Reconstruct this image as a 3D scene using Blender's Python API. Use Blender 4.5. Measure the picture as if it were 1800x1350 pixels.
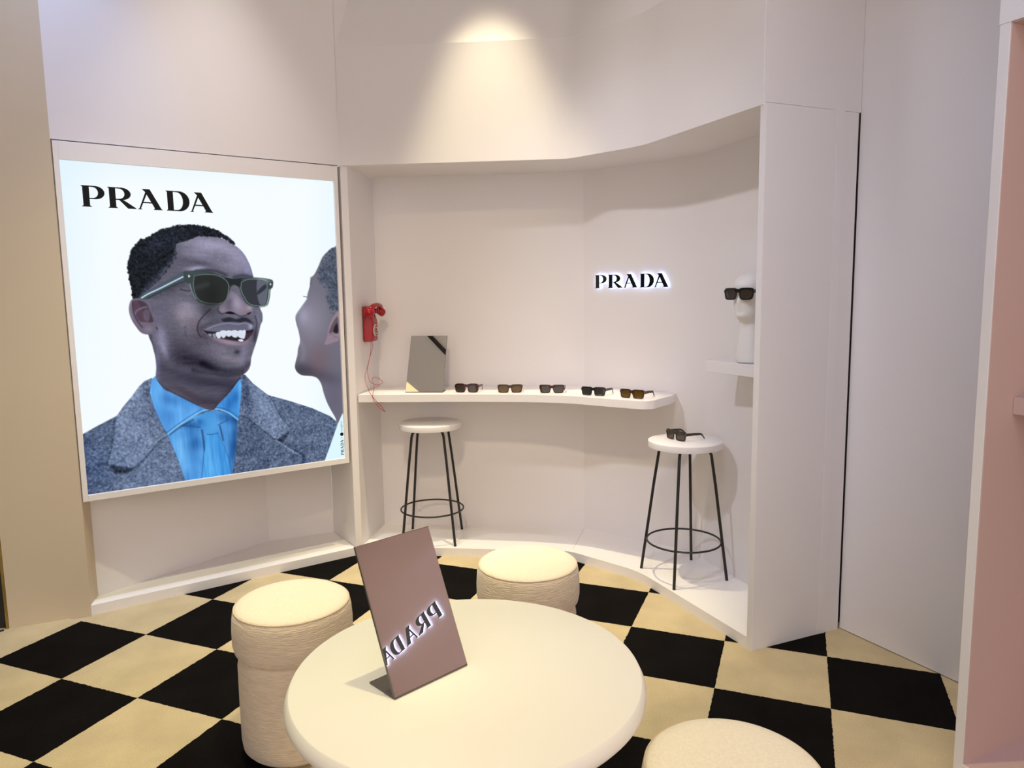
import bpy, bmesh, math, random
import numpy as np
from mathutils import Vector, Matrix

# ------------------------------------------------------------------ clean start
for o in list(bpy.data.objects): bpy.data.objects.remove(o, do_unlink=True)
SC = bpy.context.scene
COL = SC.collection

# ------------------------------------------------------------------ camera
CAM_H = 1.54493
cam_d = bpy.data.cameras.new('camera'); cam = bpy.data.objects.new('camera', cam_d); COL.objects.link(cam)
cam_d.sensor_fit = 'HORIZONTAL'; cam_d.sensor_width = 36.0; cam_d.lens = 1284.524/1800*36.0; cam_d.clip_start = .05
_r = Vector((0.99990246, -0.00168945, -0.01386428)); _d = Vector((-0.01396684, -0.12094984, -0.99256036)); _f = Vector((0.0, 0.99265718, -0.12096164))
cam.matrix_world = Matrix(((_r.x, -_d.x, -_f.x, 0), (_r.y, -_d.y, -_f.y, 0), (_r.z, -_d.z, -_f.z, CAM_H), (0, 0, 0, 1)))
SC.camera = cam

# ------------------------------------------------------------------ world, exposure
W = bpy.data.worlds.new('world'); SC.world = W; W.use_nodes = True
W.node_tree.nodes['Background'].inputs[0].default_value = (1.0, .88, .82, 1)
W.node_tree.nodes['Background'].inputs[1].default_value = 1.34
SC.view_settings.view_transform = 'Standard'; SC.view_settings.look = 'None'
SC.view_settings.exposure = 0.0; SC.view_settings.gamma = 1.0; SC.view_settings.use_curve_mapping = False

# downlights of the ceiling, one of them an added fill: (x, y, power, spot degrees, blend, colour, aim offset)
CEIL = 4.3
LAMPS = [(-.13, 3.79, 380, 39, .6, (1.0, .87, .56), (0, 0)),               # beside the fascia: scallop
         (-.10, 2.05, 205, 60, .7, (1.0, .88, .44), (0, 0)),               # over the table
         (-1.15, 2.55, 250, 66, .9, (1.0, .96, .60), (-.1, .1)),           # over the left ottoman
         (-.42, .25, 370, 34, 1.0, (1.0, .79, .52), (.22, 4.05, -3.3)),    # aimed at shelf and left stool
         (.05, 1.00, 160, 64, 1.0, (.42, .58, 1.0), (1.5, 1.4, -3.0)),     # added fill, brightens the right wall and cabinet
         (-1.90, 1.70, 375, 36, .9, (.90, .90, 1.0), (2.80, 2.3, -3.05)),  # aimed at the right half of the niche
         (-1.94, 3.16, 200, 46, 1.0, (.28, .48, 1.0), (-.16, .30, -1.20)), # far left corner
         (-1.25, 3.42, 195, 52, 1.0, (1.0, .95, .94), (0, .10)),           # wall above the lightbox
         (.62, 3.00, 52, 76, 1.0, (1.0, .92, .94), (.25, .45))]            # right half of the niche

# ------------------------------------------------------------------ materials
def srgb(*c):
    return tuple((v/12.92 if v <= .04045 else ((v+.055)/1.055)**2.4) for v in [x/255 for x in c])
MATS = {}
def mat(name, col, rough=.5, metal=0, spec=.5, bump=None, var=None, emit=None, alpha=1, sheen=0, coat=0):
    if name in MATS: return MATS[name]
    m = bpy.data.materials.new(name); m.use_nodes = True; nt = m.node_tree; b = nt.nodes['Principled BSDF']
    b.inputs['Base Color'].default_value = (*col, 1); b.inputs['Roughness'].default_value = rough; b.inputs['Metallic'].default_value = metal
    b.inputs['Specular IOR Level'].default_value = spec; b.inputs['Alpha'].default_value = alpha
    if sheen: b.inputs['Sheen Weight'].default_value = sheen
    if coat: b.inputs['Coat Weight'].default_value = coat
    tc = nt.nodes.new('ShaderNodeTexCoord')
    def noise(scale, detail=4, stretch=None):
        n = nt.nodes.new('ShaderNodeTexNoise'); n.inputs['Scale'].default_value = scale; n.inputs['Detail'].default_value = detail
        if stretch:
            mp = nt.nodes.new('ShaderNodeMapping'); mp.inputs['Scale'].default_value = stretch
            nt.links.new(tc.outputs['Object'], mp.inputs[0]); nt.links.new(mp.outputs[0], n.inputs['Vector'])
        else: nt.links.new(tc.outputs['Object'], n.inputs['Vector'])
        return n
    if var:   # (scale, amount, stretch)
        n = noise(var[0], 5, var[2] if len(var) > 2 else None); r = nt.nodes.new('ShaderNodeValToRGB')
        a = var[1]; r.color_ramp.elements[0].position = .3; r.color_ramp.elements[1].position = .7
        r.color_ramp.elements[0].color = (*[c*(1-a) for c in col], 1); r.color_ramp.elements[1].color = (*[min(1, c*(1+a)) for c in col], 1)
        nt.links.new(n.outputs[0], r.inputs[0]); nt.links.new(r.outputs[0], b.inputs['Base Color'])
    if bump:  # (scale, strength, distance, stretch)
        n = noise(bump[0], 3, bump[3] if len(bump) > 3 else None); bp = nt.nodes.new('ShaderNodeBump')
        bp.inputs['Strength'].default_value = bump[1]; bp.inputs['Distance'].default_value = bump[2]
        nt.links.new(n.outputs[0], bp.inputs['Height']); nt.links.new(bp.outputs[0], b.inputs['Normal'])
    if emit:
        b.inputs['Emission Color'].default_value = (*emit[0], 1); b.inputs['Emission Strength'].default_value = emit[1]
    MATS[name] = m
    return m
def carpet(name, col, smudge, grain):
    m = mat(name, col, .96, spec=.05, bump=(420, .9, .004)); nt = m.node_tree; b = nt.nodes['Principled BSDF']; tc = nt.nodes['Texture Coordinate']
    def ns(sc, a, det):
        n = nt.nodes.new('ShaderNodeTexNoise'); n.inputs['Scale'].default_value = sc; n.inputs['Detail'].default_value = det; nt.links.new(tc.outputs['Object'], n.inputs['Vector'])
        r = nt.nodes.new('ShaderNodeMapRange'); r.inputs[1].default_value = .3; r.inputs[2].default_value = .7; r.inputs[3].default_value = 1-a; r.inputs[4].default_value = 1+a*.6
        nt.links.new(n.outputs[0], r.inputs[0]); return r
    a = ns(5, smudge, 3); g = ns(330, grain, 2)
    mm = nt.nodes.new('ShaderNodeMath'); mm.operation = 'MULTIPLY'; nt.links.new(a.outputs[0], mm.inputs[0]); nt.links.new(g.outputs[0], mm.inputs[1])
    vm = nt.nodes.new('ShaderNodeVectorMath'); vm.operation = 'SCALE'; vm.inputs[0].default_value = col; nt.links.new(mm.outputs[0], vm.inputs['Scale']); nt.links.new(vm.outputs[0], b.inputs['Base Color'])
    return m
M_BEIGE = mat('beige_wall_cloth', (.64, .54, .405), .8, spec=.15, bump=(420, .25, .001), var=(2.0, .015))
M_WALL = mat('white_paint', (.80, .768, .775), .6, spec=.3, bump=(60, .05, .002), var=(1.6, .012))
M_WHITE = mat('white_lacquer', (.83, .80, .80), .42, spec=.4, bump=(40, .03, .001))
M_TABLE = mat('white_table_laminate', (.86, .82, .75), .38, spec=.35, bump=(25, .02, .001))
M_CEIL = mat('ceiling_paint', (.74, .72, .69), .7, spec=.2, bump=(50, .04, .002))
M_PINK = mat('pink_paint', (.60, .435, .40), .6, spec=.25, bump=(60, .05, .002), var=(1.5, .015))
M_LIGHTC = carpet('cream_carpet', srgb(214, 195, 158), .13, .20)
M_DARKC = carpet('black_carpet', (.0075, .0062, .0062), .3, .6)
M_SUB = mat('stone_floor', srgb(196, 180, 150), .5, var=(4, .06))
M_BLACK = mat('black_metal', (.010, .010, .010), .4, spec=.5, var=(30, .1))
M_DARK = mat('dark_panel', (.010, .008, .007), .5, var=(3, .2))
M_BRASS = mat('brass_trim', (.42, .30, .10), .35, metal=1, var=(20, .1))
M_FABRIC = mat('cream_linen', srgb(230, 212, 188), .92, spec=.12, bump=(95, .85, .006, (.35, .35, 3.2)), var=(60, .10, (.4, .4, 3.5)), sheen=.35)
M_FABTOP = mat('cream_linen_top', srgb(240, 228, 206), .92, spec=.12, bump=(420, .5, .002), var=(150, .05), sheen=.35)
M_PIPING = mat('cream_piping', srgb(214, 194, 166), .9, spec=.1, bump=(300, .5, .002))
M_RED = mat('red_plastic', (.34, .003, .010), .24, spec=.4, coat=.1, var=(5, .05))
M_REDC = mat('red_cord', (.36, .008, .012), .4, var=(40, .1))
M_MIRROR = mat('mirror_silver', (.90, .89, .87), .0, metal=1)
M_BRONZE = mat('grey_bronze_metal', (.16, .14, .12), .38, metal=.7, var=(12, .08))
M_SIGN = mat('black_polished_letter', (.006, .006, .006), .12, spec=.6, var=(8, .05))
M_HALO = mat('halo_led', (.8, .85, 1), .5, emit=((.52, .66, 1.0), 4.2))
M_MANN = mat('white_mannequin', (.82, .80, .78), .45, spec=.35, bump=(30, .02, .001))
M_INK = mat('black_ink', (.004, .005, .006), .6, spec=.2, var=(10, .05))
M_GREYINK = mat('grey_ink', (.16, .22, .26), .6, spec=.2, var=(10, .05))
M_LAMP = mat('lamp_glass', (.9, .9, .9), .3, emit=((1.0, .82, .55), 4.0))
M_COVE = mat('cove_light', (.9, .8, .6), .5, emit=((1.0, .74, .36), .9))

# ------------------------------------------------------------------ mesh helpers
class MB:
    def __init__(s): s.v = []; s.f = []
    def add(s, vs, fs):
        k = len(s.v); s.v += [tuple(map(float, v)) for v in vs]; s.f += [tuple(i+k for i in f) for f in fs]; return s
    def prism(s, poly, z0, z1):
        n = len(poly); vs = [(x, y, z0) for x, y in poly]+[(x, y, z1) for x, y in poly]
        ar = sum(poly[i][0]*poly[(i+1) % n][1]-poly[(i+1) % n][0]*poly[i][1] for i in range(n))
        fs = [tuple(range(n-1, -1, -1)), tuple(range(n, 2*n))]+[(i, (i+1) % n, n+(i+1) % n, n+i) for i in range(n)]
        if ar < 0: fs = [f[::-1] for f in fs]
        return s.add(vs, fs)
    def box(s, c, d, M=None):
        vs = [Vector((x*d[0]/2, y*d[1]/2, z*d[2]/2)) for z in (-1, 1) for y in (-1, 1) for x in (-1, 1)]
        vs = [(M @ v if M else v)+Vector(c) for v in vs]
        return s.add(vs, [(0, 2, 3, 1), (4, 5, 7, 6), (0, 1, 5, 4), (2, 6, 7, 3), (0, 4, 6, 2), (1, 3, 7, 5)])
    def lathe(s, prof, n=64, c=(0, 0, 0)):
        vs = []; fs = []; m = len(prof)
        for r, z in prof:
            for k in range(n): a = 2*math.pi*k/n; vs.append((c[0]+r*math.cos(a), c[1]+r*math.sin(a), c[2]+z))
        for i in range(m-1):
            for k in range(n): fs.append((i*n+k, i*n+(k+1) % n, (i+1)*n+(k+1) % n, (i+1)*n+k))
        fs.append(tuple(range(n-1, -1, -1))); fs.append(tuple((m-1)*n+k for k in range(n)))
        return s.add(vs, fs)
    def tube(s, pts, r, n=10, closed=False):
        P = [Vector(p) for p in pts]; m = len(P); R = r if hasattr(r, '__len__') else [r]*m
        vs = []; fs = []; prev = None
        for i in range(m):
            if closed: t = (P[(i+1) % m]-P[i-1]).normalized()
            else: t = (P[min(i+1, m-1)]-P[max(i-1, 0)]).normalized()
            if prev is None:
                up = Vector((0, 0, 1)) if abs(t.z) < .9 else Vector((1, 0, 0)); u = t.cross(up).normalized()
            else: u = (prev-t*prev.dot(t)).normalized()
            prev = u; w = t.cross(u)
            for k in range(n): a = 2*math.pi*k/n; vs.append(P[i]+(u*math.cos(a)+w*math.sin(a))*R[i])
        for i in range(m if closed else m-1):
            j = (i+1) % m
            for k in range(n): fs.append((i*n+k, i*n+(k+1) % n, j*n+(k+1) % n, j*n+k))
        if not closed: fs += [tuple(range(n-1, -1, -1)), tuple((m-1)*n+k for k in range(n))]
        return s.add(vs, fs)
    def mesh(s, name):
        me = bpy.data.meshes.new(name); me.from_pydata(s.v, [], s.f); me.validate()
        bm = bmesh.new(); bm.from_mesh(me); bmesh.ops.recalc_face_normals(bm, faces=bm.faces); bm.to_mesh(me); bm.free()
        return me
def obj(name, mb, m, parent=None, smooth=False, bevel=0, loc=None, rz=None):
    me = mb.mesh(name) if isinstance(mb, MB) else mb
    if m and not me.materials: me.materials.append(m)
    o = bpy.data.objects.new(name, me); COL.objects.link(o)
    if parent: o.parent = parent
    if loc is not None: o.location = loc
    if rz is not None: o.rotation_euler = (0, 0, rz)
    if smooth:
        for p in me.polygons: p.use_smooth = True
        if smooth != 'all': me.set_sharp_from_angle(angle=math.radians(38))
    if bevel:
        b = o.modifiers.new('bevel', 'BEVEL'); b.width = bevel; b.segments = 2; b.limit_method = 'ANGLE'; b.angle_limit = math.radians(40)
    return o
def tag(o, label, cat, group=None):
    o['label'] = label; o['category'] = cat
    if group: o['group'] = group
    return o
def thing(name, label, cat, loc=(0, 0, 0), rz=0, group=None):
    o = bpy.data.objects.new(name, None); COL.objects.link(o); o.location = loc; o.rotation_euler = (0, 0, rz); o.empty_display_size = .05
    return tag(o, label, cat, group)
def struct(name, mb, m, **k):
    o = obj(name, mb, m, **k); o['kind'] = 'structure'; return o
def copy_tree(o, parent=None):
    c = o.copy(); COL.objects.link(c); c.parent = parent
    for ch in list(o.children): copy_tree(ch, c)
    return c
def rounded(pts, trims, n=8):
    out = [pts[0]]
    for i in range(1, len(pts)-1):
        a, b, c = Vector(pts[i-1]), Vector(pts[i]), Vector(pts[i+1]); t = trims[i-1]
        p = b+(a-b).normalized()*t; q = b+(c-b).normalized()*t
        for k in range(n+1):
            u = k/n; v = p*(1-u)**2+b*2*u*(1-u)+q*u*u; out.append((v.x, v.y))
    out.append(pts[-1]); return out
def offset(pts, d):   # shift an open plan polyline to its left by d
    out = []
    for i in range(len(pts)):
        a = Vector(pts[max(i-1, 0)]); b = Vector(pts[min(i+1, len(pts)-1)]); t = (b-a).normalized()
        out.append((pts[i][0]-t.y*d, pts[i][1]+t.x*d))
    return out
def band(pts, d): return list(pts)+offset(pts, d)[::-1]
# ---- flat print of the lightbox: colours of the printed picture, worked out on a grid of points
def _spl(pts, closed=True, n=6):
    pts = np.array(pts, float); m = len(pts); out = []
    for i in range(m if closed else m - 1):
        if closed: p0, p1, p2, p3 = pts[i-1], pts[i], pts[(i+1) % m], pts[(i+2) % m]
        else: p0, p1, p2, p3 = pts[max(i-1, 0)], pts[i], pts[i+1], pts[min(i+2, m-1)]
        for k in range(n):
            t = k / n
            out.append(.5*((2*p1)+(p2-p0)*t+(2*p0-5*p1+4*p2-p3)*t*t+(3*p1-p0-3*p2+p3)*t**3))
    if not closed: out.append(pts[-1])
    return np.array(out)
class Painter:
    def __init__(s, X, Y, seed=3):
        s.X, s.Y = X, Y; s.shape = X.shape
        s.rgb = np.zeros(X.shape + (3,)); s.rng = np.random.default_rng(seed)
        s.fine = s.rng.normal(size=X.shape); s.med = s.blur(s.rng.normal(size=X.shape), 1.1); s.med /= s.med.std()
        s.big = s.blur(s.rng.normal(size=X.shape), 7); s.big /= s.big.std()
        s.str_ = s.rng.normal(size=X.shape); s.str_ = s.blur(s.str_, 1.0, 6); s.str_ /= s.str_.std()
        s.strv = s.blur(s.rng.normal(size=X.shape), 9, 1.0); s.strv /= s.strv.std()
    def blur(s, a, sy, sx=None):
        sx = sy if sx is None else sx
        fy = np.fft.fftfreq(a.shape[0])[:, None]; fx = np.fft.rfftfreq(a.shape[1])[None, :]
        k = np.exp(-2*np.pi**2*((fy*sy)**2+(fx*sx)**2))
        return np.fft.irfft2(np.fft.rfft2(a)*k, s=a.shape)
    def _seg(s, P, closed, pad):
        x0, y0 = P.min(0)-pad; x1, y1 = P.max(0)+pad
        idx = np.nonzero((s.X >= x0) & (s.X <= x1) & (s.Y >= y0) & (s.Y <= y1))
        x = s.X[idx]; y = s.Y[idx]; d = np.full(x.shape, 1e9); ins = np.zeros(x.shape, bool)
        m = len(P)
        for i in range(m if closed else m-1):
            ax, ay = P[i]; bx, by = P[(i+1) % m]; dx, dy = bx-ax, by-ay; L = dx*dx+dy*dy+1e-9
            t = np.clip(((x-ax)*dx+(y-ay)*dy)/L, 0, 1)
            d = np.minimum(d, (x-ax-t*dx)**2+(y-ay-t*dy)**2)
            if closed and ay != by:
                c = ((ay > y) != (by > y)) & (x < (bx-ax)*(y-ay)/(by-ay)+ax); ins ^= c
        return idx, np.sqrt(d), ins
    def mask(s, pts, soft=.8, smooth=True, rough=0):
        P = _spl(pts) if smooth else np.array(pts, float)
        idx, d, ins = s._seg(P, True, soft*2+3)
        sd = np.where(ins, -d, d)
        if rough: sd = sd + rough*s.med[idx]
        a = np.clip(.5-sd/(2*soft), 0, 1); a = a*a*(3-2*a)
        M = np.zeros(s.shape); M[idx] = a
        return M
    def line(s, pts, w, soft=.8, smooth=True):
        P = _spl(pts, False) if smooth else np.array(pts, float)
        idx, d, _ = s._seg(P, False, w+soft*2)
        a = np.clip((w/2+soft-d)/(2*soft), 0, 1); a = a*a*(3-2*a)
        M = np.zeros(s.shape); M[idx] = a
        return M
    def blob(s, c, r, ang=0, p=1):
        t = math.radians(ang); x = s.X-c[0]; y = s.Y-c[1]
        u = (x*math.cos(t)+y*math.sin(t))/r[0]; v = (-x*math.sin(t)+y*math.cos(t))/r[1]
        return np.exp(-(u*u+v*v)**p)
    def put(s, M, col, k=1.0):
        M = (M*k)[..., None]; s.rgb = s.rgb*(1-M)+np.asarray(col, float)*M
    def add(s, M, col): s.rgb = s.rgb+M[..., None]*np.asarray(col, float)
def paint_poster(X, Y):
    p = Painter(X, Y)
    f = lambda ox, oy, k: (lambda L: [(ox+x*k, oy+y*k) for x, y in L])
    c1 = f(210, 380, .15556); c2 = f(210, 520, .15556); c3 = f(140, 640, .15556); c4 = f(380, 640, .15554); c5 = f(500, 420, .2222)
    one = np.ones(p.shape)
    p.put(one, (247, 253, 255))
    p.put(np.clip((200-X)/110, 0, 1)*np.clip((900-Y)/500, 0, 1), (222, 243, 255), .75)
    p.put(np.clip((330-Y)/55, 0, 1), (222, 242, 255), .6)
    p.put(np.clip((X-535)/60, 0, 1), (226, 246, 255), .6)
    # --- second person at the right edge
    sil = c5([(400,65),(340,105),(300,150),(270,220),(240,280),(215,310),(205,370),(186,440),(180,475),(150,520),(105,585),(92,620),(100,670),(120,740),(130,810),(115,870),(110,920),(95,980),(92,1020),(110,1055),(150,1080),(230,1088),(270,1105),(300,1150),(320,1220),(345,1290),(375,1350)])+[(592,735),(597,748),(606,727),(640,700),(640,420)]
    S = p.mask(sil, .9); p.put(S, (112, 110, 125))
    p.add(S*p.blob((548,562),(26,40)), (26,24,26)); p.add(S*p.blob((534,555),(10,16)), (24,25,30))
    p.add(S*p.blob((562,632),(22,34)), (2,-10,-14)); p.add(S*p.blob((530,650),(22,14)), (-30,-30,-30))
    p.add(S*p.blob((560,660),(40,12), 12), (-22,-22,-22)); p.add(S*p.blob((590,700),(20,50)), (-10,-10,-6))
    p.add(S*p.line(c5([(92,620),(105,585),(150,520),(180,475)]), 3, 3), (26,26,34)); p.add(S*p.line(c5([(130,810),(160,880),(150,960)]), 6, 5), (12,12,14))
    hair = c5([(402,60),(345,100),(310,150),(300,210),(275,260),(280,330),(310,360),(340,400),(350,480),(380,560),(430,590)])+[(640,560),(640,430)]
    Hm = p.mask(hair, 5, rough=1.5); p.put(S*Hm, (74,84,102), .85); p.add(S*Hm*np.clip(p.med, -2, 2), (9,10,12)); p.add(S*Hm, (0,0,0))
    for q in ([(290,330),(330,300),(390,330),(420,380)], [(320,380),(360,350),(410,400)], [(300,250),(350,230),(400,270)], [(340,470),(380,440),(420,480)]):
        p.put(S*p.line(c5(q), 3, 3), (58,66,84), .6)
    for q in ([(330,270),(370,290),(410,350)], [(310,350),(350,410),(360,470)]): p.put(S*p.line(c5(q), 2, 2), (112,124,142), .6)
    ear = c5([(430,575),(380,640),(350,720),(345,770),(325,830),(345,838),(390,822),(435,800),(445,700)])
    p.put(S*p.mask(ear, 1.2), (146,128,142)); p.put(S*p.mask(c5([(425,620),(385,670),(358,745),(390,740),(430,735)]), 1.5), (92,78,88), .9)
    p.put(S*p.mask(c5([(420,670),(395,715),(400,745),(432,742)]), 1.5), (32,26,34), .95); p.put(S*p.line(c5([(365,765),(385,745),(400,775),(430,780)]), 1.5, 1.2), (120,96,112), .8)
    p.put(p.line(c5([(155,455),(185,462)]), 1.2, .8), (70,75,100)); p.put(p.line(c5([(213,305),(208,365)]), 1.6, 1), (72,74,96), .8)
    # --- coat
    coat = c3([(0,810),(50,785),(200,700),(430,580),(500,480),(600,360),(680,250),(740,190),(820,155)])+c2([(500,1000),(900,1150),(1360,880)])+c4([(340,120),(430,220),(560,320),(600,350),(850,420),(1100,500),(1300,590),(1375,650),(1388,700),(1330,870),(1250,1090)])+[(566,845),(560,900),(350,940),(140,940),(115,900),(118,790)]
    C = p.mask(coat, .9, False); p.put(C, (90,105,133))
    sp = np.clip(p.med, -2.2, 2.2)
    lapL = c3([(430,580),(500,480),(600,360),(680,250),(740,190),(820,155),(800,320),(850,480),(930,680),(1010,820),(930,850),(830,970),(740,1080),(600,1175),(330,1130),(370,980),(410,750)])
    LL = p.mask(lapL, .8, False); p.put(LL*C, (114,130,160))
    p.add(C*p.blob((262,702),(14,46), -14), (-34,-36,-38)); p.add(C*p.blob((240,690),(8,30), 25), (16,18,20))
    p.add(C*p.blob((170,820),(34,50)), (-14,-12,-6)); p.add(C*p.line(c3([(405,600),(395,800),(350,1000),(320,1120)]), 5, 5), (-22,-22,-24))
    p.put(C*p.mask(c3([(340,1145),(600,1180),(640,1175),(560,1230),(430,1240)]), 3.5), (40,48,66), .9)
    p.put(C*p.line(c3([(1010,810),(930,855),(850,940),(770,1040),(650,1165)]), 1.4, 1), (56,66,90), .85)
    p.put(C*p.line(c3([(640,1180),(540,1280),(440,1380)]), 1.5, 1.5), (132,150,180), .5)
    p.add(C*p.mask(c3([(560,1300),(700,1150),(950,870),(1020,830),(1230,1320),(1200,1400),(500,1400)]), 2, False), (11,12,13))
    lapR = c4([(300,115),(340,120),(430,220),(560,320),(600,350),(660,440),(740,600),(850,725),(830,745),(700,855),(560,750),(400,630),(330,585),(270,580),(290,400),(305,250)])
    LR = p.mask(lapR, .8, False); p.put(LR*C, (108,124,154))
    p.add(C*LR*p.blob((433,690),(10,44), -8), (-44,-46,-48)); p.add(C*LR*p.blob((470,715),(14,30), -35), (14,16,16))
    p.put(C*p.line(c4([(270,590),(340,600),(430,660),(560,760),(690,860)]), 1.5, 1), (52,62,86), .85)
    p.put(C*p.mask(c4([(705,862),(790,805),(850,760),(800,850),(760,880)]), 1.8), (42,52,72), .8)
    p.add(C*p.line(c4([(730,860),(830,925),(930,985),(1000,1030),(1010,1090)]), 5, 4), (-24,-25,-26)); p.put(C*p.line(c4([(690,860),(800,930),(900,1000),(975,1040),(985,1080),(950,1130)]), 2, 1.2), (150,166,190), .6)
    p.add(C*p.line(c4([(720,890),(860,985),(960,1060)]), 5, 4), (10,10,10)); p.add(C*p.line(c4([(990,1060),(1000,1120)]), 5, 4), (-26,-26,-26))
    p.add(C*p.mask(c4([(280,600),(430,670),(690,865),(900,1000),(980,1060),(950,1200),(210,1250),(250,900)]), 3), (-8,-8,-8))
    p.put(C*p.line(c4([(1310,600),(1345,660),(1350,760)]), 1.6, 1.2), (60,78,110), .8)
    p.put(C*p.line(c4([(600,345),(660,430),(740,590),(850,720)]), 1.3, 1), (60,74,104), .7)
    p.add(C*sp, (12,13,14)); p.add(C*np.clip(p.fine,-2,2), (7,7,8)); p.add(C*p.big, (4,4,4))
    # --- shirt and tie
    body = c3([(1010,800),(1150,700),(1300,600),(1430,540),(1560,520),(1700,560),(1800,640),(1790,900),(1745,1250),(1740,1420),(1250,1420),(1120,1060)])
    B = p.mask(body, .8, False); p.put(B, (82,154,224))
    p.add(B*p.blob((322,800),(10,34),-10), (34,34,24)); p.add(B*p.blob((345,775),(9,16),-10), (-36,-44,-46)); p.add(B*p.blob((412,790),(8,40)), (-36,-46,-50))
    p.add(B*p.blob((332,746),(26,7),0), (-42,-52,-58)); p.add(B*p.blob((405,735),(22,9),10), (-42,-52,-58)); p.add(B*p.blob((417,760),(5,40)), (-34,-44,-50))
    p.add(B*p.strv, (2.5,3.5,4)); p.add(B*p.big, (6,7,7))
    p.put(B*p.line(c3([(1150,690),(1380,715)]), 1.3, 1), (30,66,112), .8); p.put(B*p.line(c3([(1390,740),(1420,960),(1400,1290)]), 1.2, .9), (34,84,146), .8)
    p.put(B*p.line(c3([(1400,750),(1432,980)]), 3, 2), (36,72,116), .8); p.put(B*p.line(c3([(1580,690),(1690,630)]), 1.3, 1), (34,72,120), .8)
    p.put(B*p.line(c3([(1600,700),(1640,860)]), 2.5, 1.5), (34,66,108), .8)
    colL = c3([(885,112),(820,170),(803,320),(850,480),(930,660),(1010,795),(1100,720),(1200,655),(1300,595),(1400,530),(1500,512),(1350,465),(1150,372),(960,285),(905,195)])
    CL = p.mask(colL, .7, False); p.put(CL, (88,160,230))
    p.add(CL*p.strv, (2,3,3)); p.add(CL*p.big, (6,7,6)); p.add(CL*p.blob((300,702),(16,10),25), (-26,-32,-30)); p.add(CL*p.blob((283,690),(7,22)), (10,12,8)); p.add(CL*p.blob((345,706),(24,5),22), (-30,-36,-36))
    p.put(p.line(c3([(1010,795),(1100,720),(1200,655),(1300,590),(1400,530),(1500,510)]), 2.0, .8), (132,200,246), .9)
    p.put(CL*p.line(c3([(1000,770),(1150,660),(1300,560),(1400,505)]), 1.1, .7), (34,84,140), .8)
    p.put(p.line(c3([(1030,800),(1150,712),(1300,625),(1420,545)]), 2.5, 1.6)*B, (34,66,108), .7)
    colR = c4([(283,138),(300,240),(292,400),(265,632),(170,560),(80,520),(-20,505),(60,440),(180,310),(260,190)])
    CR = p.mask(colR, .7, False); p.put(CR, (66,144,218)); p.add(CR*p.strv, (2.5,3,3)); p.add(CR*p.big, (5,6,6))
    p.add(CR*p.blob((410,704),(9,18),30), (-26,-34,-32)); p.add(CR*p.blob((424,690),(3,26)), (26,26,18))
    p.put(p.line(c4([(265,632),(170,560),(80,520),(0,505)]), 2.0, .8), (136,200,244), .9); p.put(CR*p.line(c4([(262,600),(180,535),(90,500),(20,490)]), 1.1, .7), (30,78,136), .8)
    tie = c3([(1460,790),(1570,780),(1600,840),(1650,940),(1700,1080),(1735,1260),(1750,1400),(1400,1400),(1415,1180),(1435,960)])
    T = p.mask(tie, .7, False); p.put(p.mask([(x+1.5, y+1) for x, y in tie], 1.6, False)*B, (30,78,136), .55); p.put(T, (74,158,228))
    p.add(T*p.strv, (5,6,5)); p.add(T*np.sin((X*.6+Y)*1.7), (4,5,4)); p.add(T*p.blob((392,800),(10,36),-6), (-10,-10,-6)); p.add(T*p.blob((375,820),(10,30)), (14,12,8))
    kn = c3([(1290,605),(1400,562),(1500,545),(1545,550),(1560,650),(1578,778),(1520,792),(1455,792),(1420,735),(1350,665)])
    K = p.mask(kn, .7, False); p.put(K, (76,154,222)); p.add(K*p.blob((352,742),(7,7)), (-34,-40,-40)); p.add(K*p.big, (6,6,6)); p.put(p.line(c3([(1455,793),(1520,794),(1578,778)]), 1.2, .7), (30,80,140), .9)
    # --- neck
    neck = c2([(350,380),(380,560),(410,680),(424,800),(420,900),(440,960),(520,1045),(700,1140),(900,1240),(1010,1285),(1080,1285),(1150,1200),(1250,1100),(1340,980),(1385,900),(1300,700),(700,300)])
    N = p.mask(neck, .9); p.put(N, (90,86,104))
    p.add(N*p.blob((310,650),(40,10),14), (-16,-17,-16)); p.add(N*p.blob((372,672),(60,10),6), (-24,-24,-22)); p.add(N*p.blob((372,706),(30,10),10), (-14,-18,-20)); p.add(N*p.blob((330,690),(30,6),28), (-4,-14,-18)); p.add(N*p.blob((400,700),(10,26),30), (-14,-16,-10))
    p.add(N*p.blob((278,640),(5,60)), (16,18,30)); p.add(N*p.str_, (2,2,2)); p.add(N*p.line(c2([(440,965),(520,1050),(700,1145),(900,1245)]), 3, 3), (-28,-30,-30)); p.add(N*p.line(c2([(1090,1280),(1250,1105),(1380,930)]), 3, 3), (-26,-28,-26))
    # --- head
    head = c1([(200,900),(330,640),(560,330),(800,230),(1050,215),(1200,270),(1325,340),(1400,410),(1450,490),(1490,580),(1520,690),(1560,860),(1595,1030),(1622,1100),(1625,1180)])+c2([(1605,325),(1588,400),(1560,510),(1525,620),(1502,700),(1490,790),(1455,855),(1390,898),(1300,921),(1180,918),(1000,880),(800,860),(600,800),(450,650),(380,480),(350,300)])
    Hd = p.mask(head, .9); Hs = p.mask(head, 11)*np.maximum(Hd, N); w = np.clip((Y-600)/24, 0, 1)*np.clip((398-X)/30, 0, 1); Hd = Hs*w+Hd*(1-w); p.put(Hd, (106,101,117))
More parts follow.
